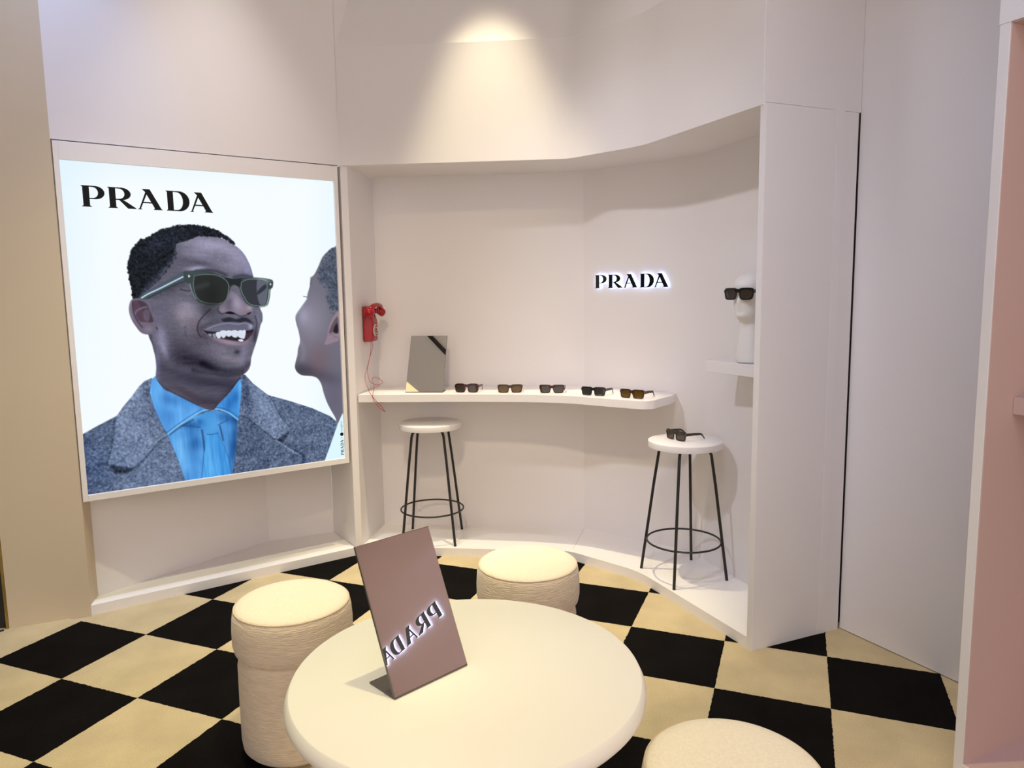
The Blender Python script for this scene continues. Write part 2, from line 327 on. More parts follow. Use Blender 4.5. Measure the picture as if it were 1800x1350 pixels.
    for c, r, a, v in [((370,430),(46,14),8,(46,42,56)), ((420,455),(26,20),40,(30,28,40)), ((350,448),(30,8),12,(20,18,26)), ((355,462),(34,5),10,(-16,-16,-14)), ((395,467),(26,7),14,(18,18,22)), ((345,471),(18,4),-4,(44,46,56)), ((440,480),(8,24),-20,(16,18,34)),
        ((318,478),(26,18),0,(-6,-6,-6)), ((300,505),(36,10),-20,(-22,-24,-26)), ((280,545),(26,34),0,(-2,-2,2)), ((330,548),(22,14),20,(32,24,26)), ((330,535),(14,6),10,(14,14,18)), ((322,562),(20,10),60,(20,12,8)), ((300,600),(26,34),0,(-6,-8,-6)), ((286,598),(10,24),-12,(34,34,46)), ((292,618),(5,12),-20,(20,20,26)),
        ((325,625),(30,26),30,(-30,-30,-30)), ((358,640),(40,14),14,(-34,-34,-32)), ((352,590),(12,20),0,(-6,-12,-14)), ((345,570),(8,20),-30,(8,2,0)), ((375,600),(20,20),0,(-10,-12,-10)), ((385,612),(22,10),20,(16,12,14)), ((405,630),(24,6),8,(24,18,18)), ((430,620),(8,24),10,(14,12,20)), ((456,560),(5,14),0,(6,8,20)), ((450,590),(6,18),-15,(-26,-26,-22)), ((366,545),(16,10),40,(-18,-18,-18))]:
        p.add(Hd*p.blob(c, r, a), v)
    p.add(Hd*p.str_, (1.5,1.5,1.5)); p.add(Hd*p.med, (2,2,2))
    p.put(Hd*p.line(c2([(750,340),(755,420),(770,470)]), 2, 3), (74,66,84), .5)
    # beard shade, chin
    p.add(Hd*p.line(c2([(960,760),(1080,820),(1250,850),(1400,830),(1470,770)]), 9, 6), (-30,-30,-28)); p.add(Hd*p.line(c2([(850,850),(1050,890),(1250,905),(1400,880)]), 8, 5), (-30,-30,-28))
    p.put(Hd*p.blob((418.5,618.5),(5,4)), (44,42,58), .7); p.add(Hd*p.line(c2([(900,740),(1000,800),(1100,830)]), 8, 8)*np.clip(1+.6*p.med,0,2), (-12,-12,-10))
    # smile folds
    p.put(Hd*p.line(c2([(1030,150),(960,220),(900,300),(890,370),(905,430),(930,460)]), 2.2, 1.8), (52,46,62), .8); p.put(Hd*p.line(c2([(1540,230),(1560,300),(1550,400),(1530,500)]), 2, 2), (56,52,70), .7)
    p.add(Hd*p.line(c2([(920,330),(935,400),(1000,480)]), 4, 5), (-14,-16,-14))
    # moustache
    p.put(Hd*p.mask(c2([(1160,265),(1250,240),(1330,262),(1400,240),(1470,260),(1520,320),(1440,290),(1380,300),(1300,290),(1200,295)]), 2.2), (46,46,62), .9); p.put(Hd*p.line(c2([(950,350),(1030,310),(1160,275)]), 6, 5)*np.clip(.8+.5*p.med,0,1), (66,62,80), .6)
    # mouth
    p.put(Hd*p.mask(c2([(960,385),(1010,395),(1150,385),(1300,380),(1440,390),(1520,375),(1500,430),(1460,480),(1400,512),(1250,500),(1120,480),(1020,440)]), 1.2), (44,30,44))
    p.put(Hd*p.mask(c2([(960,380),(1040,345),(1150,312),(1250,300),(1340,312),(1420,302),(1490,325),(1518,365),(1470,388),(1400,392),(1300,388),(1180,396),(1060,400)]), 1.1), (104,100,126)); p.put(Hd*p.line(c2([(1000,372),(1100,330),(1230,305),(1340,318),(1430,306),(1500,340)]), 1.6, 1.6), (146,144,172), .8); p.put(Hd*p.blob((442,574),(4,5)), (156,160,190), .8)
    p.put(Hd*p.mask(c2([(1060,470),(1150,478),(1260,502),(1380,520),(1440,505),(1470,500),(1440,545),(1350,560),(1230,545),(1120,510)]), 2), (140,110,130)); p.put(Hd*p.blob((405,602),(16,3),10), (166,132,148), .7)
    for q in ([(1150,395),(1210,392),(1218,440),(1185,475),(1155,445)], [(1215,395),(1275,393),(1280,440),(1245,460),(1220,445)], [(1278,393),(1340,392),(1345,455),(1315,470),(1280,450)], [(1345,398),(1400,392),(1410,470),(1385,480),(1345,450)], [(1402,392),(1435,392),(1430,460),(1410,488),(1402,450)], [(1100,415),(1145,405),(1155,460),(1130,480),(1105,455)], [(1060,432),(1095,425),(1100,465),(1075,468)], [(1015,425),(1050,430),(1045,455),(1020,445)], [(1350,500),(1375,488),(1400,492),(1410,508),(1380,515)]):
        xx = q[0][0]; p.put(Hd*p.mask(c2(q), .6), (212,220,234) if xx > 1095 else (136,138,158))
    p.put(Hd*p.mask(c2([(1440,430),(1490,400),(1500,430),(1465,480),(1430,500)]), 1.5), (84,44,60), .8)
    # nose
    p.put(Hd*p.mask(c1([(1270,850),(1330,880),(1400,960),(1470,1010),(1510,1050),(1505,1090),(1470,1105),(1380,1125),(1250,1085),(1170,1095),(1125,1060),(1140,1010),(1200,960),(1240,900)]), 2.5), (126,114,132))
    for c, r, a, v in [((417,533),(9,14),-25,(30,26,30)), ((403,541),(8,5),0,(-14,-14,-14)), ((432,543),(8,6),0,(16,2,-8)), ((393,543),(7,5),0,(20,12,12)), ((440,541),(5,4),0,(26,26,30)), ((405,530),(8,7),-40,(-24,-22,-20))]: p.add(Hd*p.blob(c, r, a), v)
    p.put(Hd*p.line(c1([(1125,1030),(1120,1060),(1165,1100),(1250,1080),(1320,1105),(1380,1128),(1470,1108)]), 1.6, 1.6), (52,42,54), .75); p.put(Hd*p.mask(c1([(1205,1092),(1260,1075),(1320,1100),(1260,1105)]), 1.2), (28,22,32), .9); p.put(Hd*p.mask(c1([(1445,1098),(1495,1082),(1480,1105)]), 1), (34,26,36), .9)
    # brow of far eye, near brow
    p.put(Hd*p.line(c1([(870,612),(1000,605),(1120,625),(1210,665)]), 4, 3), (54,56,74), .75); p.put(Hd*p.line(c1([(1300,690),(1400,670),(1500,685)]), 5, 3.5), (56,58,78), .75); p.put(Hd*p.line(c1([(690,820),(760,838),(810,835)]), 1.6, 1.3), (52,44,58), .8); p.put(Hd*p.line(c1([(650,700),(740,770)]), 3, 5), (84,76,92), .5)
    # hair
    hair = c1([(150,925),(130,800),(105,660),(92,560),(110,450),(140,370),(190,300),(240,255),(300,235),(380,195),(450,150),(540,125),(640,100),(750,88),(850,90),(950,105),(1050,135),(1150,175),(1220,225),(1280,270),(1330,345),(1280,315),(1230,285),(1150,242),(1050,225),(950,222),(880,230),(800,255),(720,285),(635,320),(650,400),(640,470),(600,530),(560,590),(500,660),(430,740),(340,820),(260,880),(200,930)])
    Hr = p.mask(hair, 1.0, rough=.7); soft = p.mask(c1([(150,925),(100,560),(200,290),(450,150),(750,88),(1050,135),(1300,290),(1150,242),(950,222),(800,255),(660,310),(600,430),(520,540),(430,640),(330,740),(260,830),(190,930)]), 8)
    p.put(Hr, (58,63,78)); p.put(Hr*np.clip(soft*1.3,0,1), (18,23,32)); p.add(Hr*p.med, (7,8,10)); p.add(Hr*np.clip(p.fine,-2,2), (5,5,6)); p.add(Hr*p.blob((290,420),(40,16),-28), (12,14,18))
    p.put(p.mask(c1([(640,315),(700,330),(680,480),(600,620),(500,720),(420,760),(520,600),(600,480)]), 7)*np.clip(.55+.35*p.med,0,1), (92,90,110), .6)
    # ear
    ear = c1([(150,930),(115,990),(112,1070),(140,1160),(190,1240),(250,1310),(330,1332),(400,1318),(430,1270),(415,1210),(385,1150),(365,1080),(360,1000),(320,940),(250,920)])
    E = p.mask(ear, 1); p.put(E, (112,102,120)); p.put(E*p.mask(c1([(150,960),(240,945),(310,985),(345,1060),(390,1160),(370,1195),(290,1190),(230,1180),(180,1090)]), 2), (84,60,76), .9)
    p.put(E*p.line(c1([(180,1100),(200,1060),(260,1030),(310,1020)]), 2.4, 2), (126,116,136), .9); p.put(E*p.mask(c1([(280,1060),(330,1050),(350,1120),(330,1180),(280,1150)]), 2), (104,90,108), .9); p.put(E*p.line(c1([(150,960),(165,1080),(210,1180),(265,1250)]), 2, 1.5), (48,40,54), .8)
    p.put(E*p.blob((262,578),(7,5)), (134,124,142), .8); p.put(E*p.line(c1([(135,960),(125,1050),(155,1160)]), 2.2, 1.6), (142,140,160), .6); p.put(p.line(c1([(425,1250),(435,1275)]), 1.5, 1.2), (36,34,44), .8)
    g = p.rgb.mean(-1, keepdims=True); w = (np.maximum(Hd, N)*(1-Hr)*.40)[..., None]; p.rgb = p.rgb*(1-w)+(g*np.array([.97,.995,1.07])*1.02)*w
    w = (np.maximum(Hd, N)*(1-Hr)*(1-p.blob((402,588),(40,13),4,3)))[..., None]; p.rgb = p.rgb*(1-w)+np.clip((p.rgb-104)*1.22+98, 0, 255)*w
    # --- spectacles of the print
    tem = c1([(740,620),(650,665),(500,745),(350,825),(265,865),(238,915),(262,932),(320,930),(450,865),(620,780),(745,735),(790,745),(800,640)])
    Tm = p.mask(tem, .8); p.put(Tm, (66,82,90)); p.put(Tm*p.line(c1([(720,680),(600,740),(450,815),(330,870),(255,915)]), 2.2, .8), (206,228,238)); p.put(Tm*p.line(c1([(740,640),(560,735),(380,825),(270,870)]), 3, 1.5), (84,92,118), .7); p.put(Tm*p.line(c1([(745,730),(620,775),(450,858),(320,925)]), 1.8, 1), (26,32,38), .8)
    fr = c1([(730,620),(800,615),(900,608),(1030,620),(1120,655),(1230,695),(1310,705),(1400,690),(1520,690),(1640,700),(1735,725),(1738,800),(1715,830),(1705,920),(1680,1005),(1610,1030),(1520,1020),(1440,985),(1390,900),(1350,800),(1290,775),(1255,830),(1220,920),(1170,985),(1060,1005),(960,990),(880,950),(830,880),(800,770),(760,745),(735,700)])
    F = p.mask(fr, .8); p.put(F, (56,68,70)); p.put(F*p.blob((462,492),(14,5),8), (150,172,176), .8); p.put(F*p.blob((345,480),(20,4),0), (66,80,82), .7); p.put(F*p.mask(c1([(1200,690),(1380,700),(1370,790),(1250,780)]), 3), (26,32,34), .8)
    for lens, lc in ((c1([(850,670),(950,655),(1080,660),(1180,700),(1235,760),(1235,860),(1205,950),(1130,985),(1020,980),(920,950),(865,880),(840,770)]), (40,44,44)), (c1([(1385,740),(1450,715),(1560,712),(1650,730),(1675,770),(1668,900),(1640,1000),(1560,1010),(1470,985),(1410,900),(1380,820)]), (50,54,62))):
        Lm = p.mask(lens, .8); p.put(Lm, lc); p.put(p.line(lens+[lens[0]], 1.0, .6), (150,166,156), .75)
    p.put(p.blob((372,520),(18,26)), (24,26,28), .6*1); p.put(p.mask(c1([(1560,725),(1620,728),(1668,760),(1660,960),(1600,1000),(1565,900)]), 1.2), (104,108,124), .85); p.put(p.mask(c1([(1572,840),(1650,770),(1662,815),(1572,885)]), 1), (44,46,56), .9)
    p.put(p.mask(c1([(845,790),(1000,740),(1010,790),(850,830)]), 4), (70,76,78), .4); p.put(p.line(c1([(1700,830),(1690,930),(1660,1010),(1590,1025)]), 1.6, .7), (190,214,216), .8); p.put(p.line(c1([(800,760),(830,860),(870,930)]), 1.6, .8), (150,172,178), .7)
    for a in (c1([(780,655),(805,672),(782,690)]), c1([(1705,755),(1724,768),(1708,784)])): p.put(p.mask(a, .5, False), (236,244,250))
    # --- white corner strip bottom right
    st = c4([(1442,565),(1390,680),(1330,860),(1250,1090)])+[(572,820),(640,815),(640,700)]
    p.put(p.mask(st, .6, False), (222,248,255))
    return np.clip(p.rgb, 0, 255)

# ------------------------------------------------------------------ plan of the room (metres, camera above the origin)
ZP = .051; ZS = 2.284; ZF = 2.917; ZB = -.006
LP0, LP1 = (-2.415, 3.32), (-2.097, 3.456)                 # far left panel
A_D = Vector((.8220876, .569361)); A_N = Vector((-.569361, .8220876)); A_P = Vector((-2.097, 3.456))
def onA(u, off=0): v = A_P+A_D*u+A_N*off; return (v.x, v.y)
F = [(-.919, 4.268), (.323, 4.131), (.67, 3.806), (1.007, 3.030)]   # front line of the wide niche
FR = rounded(F, (.05, .11))
K = [(-.855, 4.69), (.452, 4.55), (1.003, 4.13), (1.368, 3.147)]     # its rear wall
KR = rounded(K, (.01, .16))
PIL, COR = (1.021, 3.0), (1.481, 3.196)
FD = Vector((.42019985, -.90743159)); SD = Vector((.90743159, .42019985)); C0 = Vector((1.408, 2.146))   # pink cabinet: along, depth, inner corner

# ------------------------------------------------------------------ floor with carpet tiles
floor = struct('floor', MB().prism([(-4.2, -1.6), (3.2, -1.6), (3.2, 5.2), (-4.2, 5.2)], -.08, ZB), M_SUB)
TS = .42; YAW = -0.3748816996872275; GC = (7.6324930381784055, -5.672509437712903)
def grid(i, j):
    dx, dy = i-GC[0], -j-GC[1]
    return ((dx*math.cos(YAW)-dy*math.sin(YAW))*TS, (dx*math.sin(YAW)+dy*math.cos(YAW))*TS)
random.seed(5)
def tile_mesh(name, jit, h):
    pts = []; n = 44; s = TS/2
    for e in range(4):
        for k in range(n):
            t = -s+2*s*k/n; j = random.uniform(-jit, jit) if k else 0
            x, y = [(t, -s-j), (s+j, t), (-t, s+j), (-s-j, -t)][e]; pts.append((x, y))
    me = MB().prism(pts, -.0055, h).mesh(name); return me
dark = [tile_mesh('carpet_tile_black', .0021, .0004) for _ in range(3)]; light = [tile_mesh('carpet_tile_cream', .0006, 0.0) for _ in range(2)]
for m_ in dark: m_.materials.append(M_DARKC)
for m_ in light: m_.materials.append(M_LIGHTC)
for i in range(-5, 16):
    for j in range(-9, 9):
        x, y = grid(i+.5, j+.5)
        if not (-3.0 < x < 2.3 and .35 < y < 4.55): continue
        if (x*-.57+y*.82) > 4.25 or y > 1.25*(x+3.35)+2.75: continue
        blk = (i+j) % 2 == 0
        o = obj('carpet_tile', random.choice(dark if blk else light), None, floor)
        o.location = (x, y, 0); o.rotation_euler = (0, 0, YAW*1.0+0)
        o.rotation_euler = (0, 0, math.atan2(grid(1, 0)[1]-grid(0, 0)[1], grid(1, 0)[0]-grid(0, 0)[0])+random.choice((0, 1, 2, 3))*math.pi/2)

# ------------------------------------------------------------------ far left panel, brass edge, dark opening
ld = (Vector(LP1)-Vector(LP0)).normalized(); ln = Vector((-ld.y, ld.x))
def onL(u, off=0): v = Vector(LP0)+ld*u+ln*off; return (v.x, v.y)
LL = (Vector(LP1)-Vector(LP0)).length
wl = struct('wall_left', MB().prism([onL(.003), onL(LL), onL(LL+.02, .12), onL(.003, .12)], ZB, CEIL), M_BEIGE)
struct('trim_1', MB().prism([onL(-.009, -.002), onL(.002, -.002), onL(.002, .12), onL(-.009, .12)], ZB, CEIL), M_BRASS)
struct('wall_left_end', MB().prism([onL(-1.2, .02), onL(-.010, .02), onL(-.010, .12), onL(-1.2, .12)], ZB, CEIL), M_DARK)
struct('trim_2', MB().tube([(-2.425, 3.300, .002), (-2.80, 2.82, .002)], .006, 8), M_DARK)

struct('wall_light_blocker', MB().prism([(-3.3, -1.6), (-3.2, -1.6), (-3.2, 2.9), (-3.3, 2.9)], ZB, CEIL), M_DARK)  # unseen dark wall, added to block ambient light from the left

# ------------------------------------------------------------------ wall with the lightbox: header, plinth, recess
struct('wall_back_left', MB().prism([onA(0), onA(1.388), onA(1.388, .14), onA(0, .14)], ZS, CEIL), M_WALL)
struct('wall_back_left_return', MB().prism([onA(1.386), onA(1.85), onA(1.85, .14), onA(1.386, .14)], ZF-.4, CEIL), M_WALL)
a_back = [(-2.128, 3.57), (-1.517, 4.378), (-1.158, 4.546)]
struct('wall_back_left_recess', MB().prism(band(a_back, .03), 0, ZS), M_WALL)
struct('trim_3', MB().prism([onA(0), onA(1.388), (-1.158, 4.546), (-1.517, 4.378), (-2.128, 3.57)], ZB, ZP), M_WHITE, bevel=.0015)
struct('trim_4', MB().prism([(-.954, 4.25), (-.919, 4.268), (-.855, 4.69), (-.86, 4.74), (-1.158, 4.546)], ZB, ZS), M_WALL, bevel=.0015)   # divider

# ------------------------------------------------------------------ wide niche: rear wall, plinth, soffit, fascia, leaning top
struct('wall_back', MB().prism(band(KR, .04), 0, ZS+.02), M_WALL, smooth=True)
plan = offset(FR, .046)+KR[::-1]
struct('trim_5', MB().prism([(-.919, 4.268)]+FR[1:]+KR[::-1], ZB, ZP), M_WHITE, smooth=True)
struct('ceiling_niche', MB().prism(plan, ZS, ZS+.02), M_WALL)
FU = [(-.958, 4.247)]+FR[1:-1]+[(1.012, 3.012)]
struct('wall_back_upper', MB().prism(band(FU, .05), ZS-.0012, ZF), M_WALL, smooth=True)
up = MB(); lo = FU; hi = offset(FU, .27); n = len(lo)
hi[0] = (hi[0][0]-.03, hi[0][1])
up.add([(x, y, ZF) for x, y in lo]+[(x, y, CEIL) for x, y in hi], [(i, i+1, n+i+1, n+i) for i in range(n-1)])
struct('wall_back_crown', up, M_WALL, smooth=True)
jt = MB().tube([(.452, 4.546, ZP), (.345, 4.16, ZP)], .0009, 6); struct('trim_6', jt, mat('joint_grey', (.45, .42, .40), .6, var=(20, .05)))
# end fin of the niche
f_in = Vector(PIL)-Vector((.394, -.919))*.033
sdv = (Vector(COR)-Vector(PIL)).normalized(); e_in = f_in+sdv*.46
struct('wall_right_fin', MB().prism([PIL, COR, (e_in.x, e_in.y), (f_in.x, f_in.y)], ZB, ZS+.004), M_WALL, bevel=.0015)
C2 = Vector(COR)+sdv*.010
struct('wall_right_fin_upper', MB().prism([PIL, (C2.x, C2.y), (e_in.x, e_in.y+.05), (f_in.x-.01, f_in.y+.03)], ZS+.0048, CEIL), M_WALL)
# right wall
R0 = Vector((1.492, 3.203)); RD = Vector((.4605, -.8877)).normalized()
def onR(u, off=0): v = R0+RD*u+Vector((-RD.y, RD.x))*off; return (v.x, v.y)
struct('wall_right', MB().prism([onR(0), onR(1.6), onR(1.6, .1), onR(0, .1)], .004, CEIL), M_WALL)
struct('gap_shade_backing', MB().prism([onR(-.35, .05), onR(-.003, .05), onR(-.003, .15), onR(-.35, .15)], ZB, CEIL), M_DARK)  # black backing behind the corner gap, puts its shadow into the colour
# ------------------------------------------------------------------ ceiling, with the black track and a warm cove that the shelf mirror shows
struct('ceiling', MB().prism([(-4.2, -.6), (3.2, -.6), (3.2, 5.2), (-4.2, 5.2)], CEIL, CEIL+.06), M_CEIL)
tr = thing('ceiling_track', 'slim black lighting track along the ceiling, seen only in the shelf mirror', 'track', (0, 0, 0))
def bar(a, b, w, z0, z1):
    a = Vector(a); b = Vector(b); t = (b-a).normalized(); s = Vector((-t.y, t.x))*w/2
    return MB().prism([tuple(a+s), tuple(a-s), tuple(b-s), tuple(b+s)], z0, z1)
def fixture(i, L):
    x, y, P, deg, bl, col, aim = L
    t = thing('ceiling_downlight', DL[i], 'lamp', (x, y, CEIL), 0, 'round recessed ceiling downlights')
    obj('trim_ring', MB().lathe([(.035, -.004), (.060, -.004), (.062, -.001), (.062, 0), (.035, 0)], 32), M_WHITE, t, smooth=True)
    obj('diffuser', MB().lathe([(.001, -.0015), (.034, -.0015), (.034, 0), (.001, 0)], 32), M_LAMP, t)
    ld_ = bpy.data.lights.new('spot', 'SPOT'); ld_.energy = P; ld_.spot_size = math.radians(deg); ld_.spot_blend = bl; ld_.color = col; ld_.shadow_soft_size = .15 if len(aim) > 2 else .04
    lo_ = bpy.data.objects.new('lamp_beam', ld_); COL.objects.link(lo_); lo_.parent = t; lo_.location = (0, 0, -.02)
    d = Vector((aim[0], aim[1], aim[2] if len(aim) > 2 else -4.0)).normalized(); lo_.rotation_euler = d.to_track_quat('-Z', 'Y').to_euler()
DL = ['recessed warm downlight close to the upper rear wall', 'recessed warm downlight above the round table', 'recessed warm downlight above the tall ottoman left of the table', 'adjustable warm ceiling spot aimed at the curved shelf', 'added unseen fill spot that brightens the right wall and cabinet', 'adjustable ceiling spot aimed at the right half of the niche', 'recessed cool downlight at the far left wall', 'recessed soft downlight close to the wall above the lightbox', 'recessed soft downlight in front of the right half of the niche']
for i, L in enumerate(LAMPS): fixture(i, L)
_t = Vector((0.4653, -0.8851)); _a = Vector((-1.4209, 2.5283))
obj('rail', bar(_a-_t*.45, _a+_t*2.0, 0.038, CEIL-.030, CEIL-.001), M_BLACK, tr)
cv = thing('cove_light', 'warm glowing light strip in the ceiling, seen at the foot of the shelf mirror', 'lamp')
_t2 = Vector((0.5445, -0.8388)); _b = Vector((-1.8618, 1.9621))-Vector((-_t2.y, _t2.x))*.15
obj('diffuser', bar(_b-_t2*.5, _b+_t2*.7, .30, CEIL-.006, CEIL-.001), M_COVE, cv)

# ------------------------------------------------------------------ pink display cabinet at the right
def onC(u, d): v = C0+FD*u+SD*d; return (v.x, v.y)
def crect(u0, u1, d0, d1): return [onC(u0, d0), onC(u1, d0), onC(u1, d1), onC(u0, d1)]
cb = thing('display_cabinet', 'tall built-in display cabinet with white front edge and pink interior at right', 'cabinet', (C0.x, C0.y, 0))
def cpart(name, mb, m, parent=cb, **k):
    for i, v in enumerate(mb.v): mb.v[i] = (v[0]-C0.x, v[1]-C0.y, v[2])
    return obj(name, mb, m, parent, **k)
CW = 2.05; CDP = .45
cpart('side_panel', MB().prism(crect(-.030, -.001, 0, CDP+.08), ZB, ZS), M_WHITE, bevel=.001)
cpart('side_panel', MB().prism(crect(CW+.001, CW+.03, 0, CDP+.08), ZB, ZS), M_WHITE)
cpart('side_lining', MB().prism(crect(-.001, .0025, .004, CDP), ZP, ZS), M_PINK)
cpart('side_lining', MB().prism(crect(CW-.0025, CW+.001, .004, CDP), ZP, ZS), M_PINK)
cpart('base', MB().prism(crect(-.001, CW+.001, 0, CDP), ZB, ZP-.001), M_WHITE)
cpart('base_lining', MB().prism(crect(.0025, CW-.0025, .004, CDP), ZP-.001, ZP+.002), M_PINK)
cpart('back_panel', MB().prism(crect(.0, CW, CDP, CDP+.02), ZB, ZS), M_PINK)
cpart('top_lining', MB().prism(crect(.0, CW, .004, CDP), ZS-.004, ZS-.0005), M_PINK)
cpart('header', MB().prism(crect(-.032, CW+.03, -.001, CDP+.08), ZS, CEIL), M_WHITE)
cpart('shelf', MB().prism(crect(.0028, .62, .125, CDP), 1.163, 1.2155), M_PINK, bevel=.002)

# ------------------------------------------------------------------ lettering: strokes of the five capitals, height 1
def arc(cx, cy, rx, ry, a0, a1, n=14): return [(cx+rx*math.cos(math.radians(a0+(a1-a0)*k/n)), cy+ry*math.sin(math.radians(a0+(a1-a0)*k/n))) for k in range(n+1)]
def stem(x0, x1): return [(x0-.07, 1.0), (x1+.02, 1.0), (x1, .94), (x1, .07), (x1+.09, 0), (x0-.08, 0), (x0, .07), (x0, .93)]
def bowl(x, xr, y0, y1, xi, t=.05):
    ym = (y0+y1)/2; h = (y1-y0)/2
    return [(x, y1)]+arc(x+(xr-x)*.38, ym, (xr-x)*.62, h, 90, -90)+[(x, y0), (x, y0+t)]+arc(x+(xi-x)*.40, ym, (xi-x)*.60, h-t*1.15, -90, 90)+[(x, y1-t)]
G_P = [stem(.07, .35), bowl(.34, 1.0, .37, 1.0, .72)]
G_R = [stem(.07, .35), bowl(.34, 1.02, .40, 1.0, .74), [(.42, .44), (.66, .41), (.80, .33), (1.20, .05), (1.24, 0), (.86, 0), (.50, .39)]]
G_A = [[(.22, 1.0), (.58, 1.0), (1.06, .07), (1.13, 0), (.70, 0), (.76, .08), (.36, .86)], [(.38, .88), (.45, .80), (.135, .05), (.19, 0), (-.03, 0), (.06, .05)], [(.20, .375), (.66, .375), (.68, .31), (.18, .31)]]
G_D = [stem(.07, .35), bowl(.34, 1.12, 0, 1.0, .80)]
WORD = [(G_P, 0.0), (G_R, 1.15), (G_A, 2.49), (G_D, 3.82), (G_A, 4.98)]
def glyph(G, h, d0, d1, grow=0):   # letter standing in local x-z, depth along y
    mb = MB()
    for k, poly in enumerate(G):
        n = len(poly); e = k*.00004
        vs = [(x*h, d0-e, y*h) for x, y in poly]+[(x*h, d1, y*h) for x, y in poly]
        mb.add(vs, [tuple(range(n)), tuple(range(2*n-1, n-1, -1))]+[(i, (i+1) % n, n+(i+1) % n, n+i) for i in range(n)])
    return mb
def logo_sign(label, origin, dirx, h, z):   # dirx: plan direction of the writing; wall behind at local y = 0
    t = thing('logo_sign', label, 'sign', (*origin, z), math.atan2(dirx[1], dirx[0]), 'back-lit letter signs')
    for G, x in WORD:
        l = obj('letter', glyph(G, h, -.022, -.0145), M_SIGN, t, loc=(x*h, 0, 0))
        obj('halo_light', glyph(G, h, -.0138, -.009), M_HALO, l)
    return t
kd = (Vector(K[2])-Vector(K[1])).normalized(); k0 = Vector(K[1])+kd*.092
logo_sign('back-lit black PRADA letters on the white rear wall of the niche', (k0.x, k0.y), kd, .079, 1.578)
s0 = Vector(onC(1.060, CDP))
logo_sign('back-lit black PRADA letters inside the pink cabinet, seen reversed in the table mirror', (s0.x, s0.y), FD, .092, 1.388)

# ------------------------------------------------------------------ lightbox with the advertising print
lb = thing('lightbox', 'large back-lit advertising lightbox with a smiling man in sunglasses', 'lightbox', (*onA(0), 0), math.atan2(A_D.y, A_D.x))
U0, U1, Z0, Z1 = .006, 1.372, .574, 2.278; PU0, PU1, PZ0, PZ1 = .029, 1.350, .605, 2.195
def lbox(x0, x1, y0, y1, z0, z1): return MB().box(((x0+x1)/2, (y0+y1)/2, (z0+z1)/2), (x1-x0, y1-y0, z1-z0))
obj('frame_side', lbox(U0, PU0, -.004, .11, Z0, Z1), M_WHITE, lb, bevel=.001); obj('frame_side', lbox(PU1, U1, -.004, .11, Z0, Z1), M_WHITE, lb, bevel=.001)
obj('frame_bottom', lbox(PU0, PU1, -.004, .11, Z0, PZ0), M_WHITE, lb, bevel=.001); obj('frame_top', lbox(PU0, PU1, -.004, .11, PZ1, Z1), M_WHITE, lb, bevel=.001)
obj('back_board', lbox(PU0, PU1, .02, .108, PZ0, PZ1), M_WHITE, lb)
NX, NZ = 450, 540
us = np.linspace(0, 1, NX); vs_ = np.linspace(0, 1, NZ)
UU, VV = np.meshgrid(us, vs_)                                   # v = 0 at the top
src = [(0, 0), (1, 0), (1, 1), (0, 1)]; dst = [(102, 278), (584.7, 320), (609, 805), (156, 870)]
Am = []; bv = []
for (u, v), (x, y) in zip(src, dst): Am += [[u, v, 1, 0, 0, 0, -u*x, -v*x], [0, 0, 0, u, v, 1, -u*y, -v*y]]; bv += [x, y]
hm = np.append(np.linalg.solve(np.array(Am, float), np.array(bv, float)), 1).reshape(3, 3)
den = hm[2, 0]*UU+hm[2, 1]*VV+1
rgb = paint_poster((hm[0, 0]*UU+hm[0, 1]*VV+hm[0, 2])/den, (hm[1, 0]*UU+hm[1, 1]*VV+hm[1, 2])/den)/255
lin = np.where(rgb <= .04045, rgb/12.92, ((rgb+.055)/1.055)**2.4)
co = np.stack([PU0+(PU1-PU0)*UU, np.full(UU.shape, .012), PZ1-(PZ1-PZ0)*VV], -1).reshape(-1, 3)
ii = (np.arange(NZ-1)[:, None]*NX+np.arange(NX-1)[None, :]).ravel()
quads = np.stack([ii, ii+NX, ii+NX+1, ii+1], -1)
pm = bpy.data.meshes.new('print'); pm.from_pydata(co.tolist(), [], quads.tolist())
at = pm.color_attributes.new('ink', 'FLOAT_COLOR', 'POINT'); at.data.foreach_set('color', np.concatenate([lin.reshape(-1, 3), np.ones((NX*NZ, 1))], 1).astype(np.float32).ravel())
mp_ = bpy.data.materials.new('backlit_print'); mp_.use_nodes = True; nt = mp_.node_tree; b = nt.nodes['Principled BSDF']
an = nt.nodes.new('ShaderNodeAttribute'); an.attribute_name = 'ink'; b.inputs['Base Color'].default_value = (.006, .006, .006, 1); b.inputs['Roughness'].default_value = .6; b.inputs['Specular IOR Level'].default_value = .03
nt.links.new(an.outputs['Color'], b.inputs['Emission Color']); b.inputs['Emission Strength'].default_value = 1.0
pm.materials.append(mp_)
pr_ = bpy.data.objects.new('print', pm); COL.objects.link(pr_); pr_.parent = lb; pr_['label'] = 'glowing print of a smiling man in a grey coat and dark sunglasses'
for G, x in WORD: obj('printed_letter', glyph(G, .0985, .0105, .0118), M_INK, pr_, loc=(.106+x*.0985*.975, 0, 1.9875))
for G, x in WORD:
    o = obj('printed_letter', glyph(G, .0175, .0105, .0118), M_INK, pr_, loc=(1.3455, 0, .622+x*.0150)); o.rotation_euler = (0, -math.pi/2, 0); o.scale = (.86, 1, 1)
dot = MB(); dot.add([(1.3375+.0105*math.cos(2*math.pi*k/24), .0112, .747+.0105*math.sin(2*math.pi*k/24)) for k in range(24)], [tuple(range(24))]); obj('printed_dot', dot, M_INK, pr_)
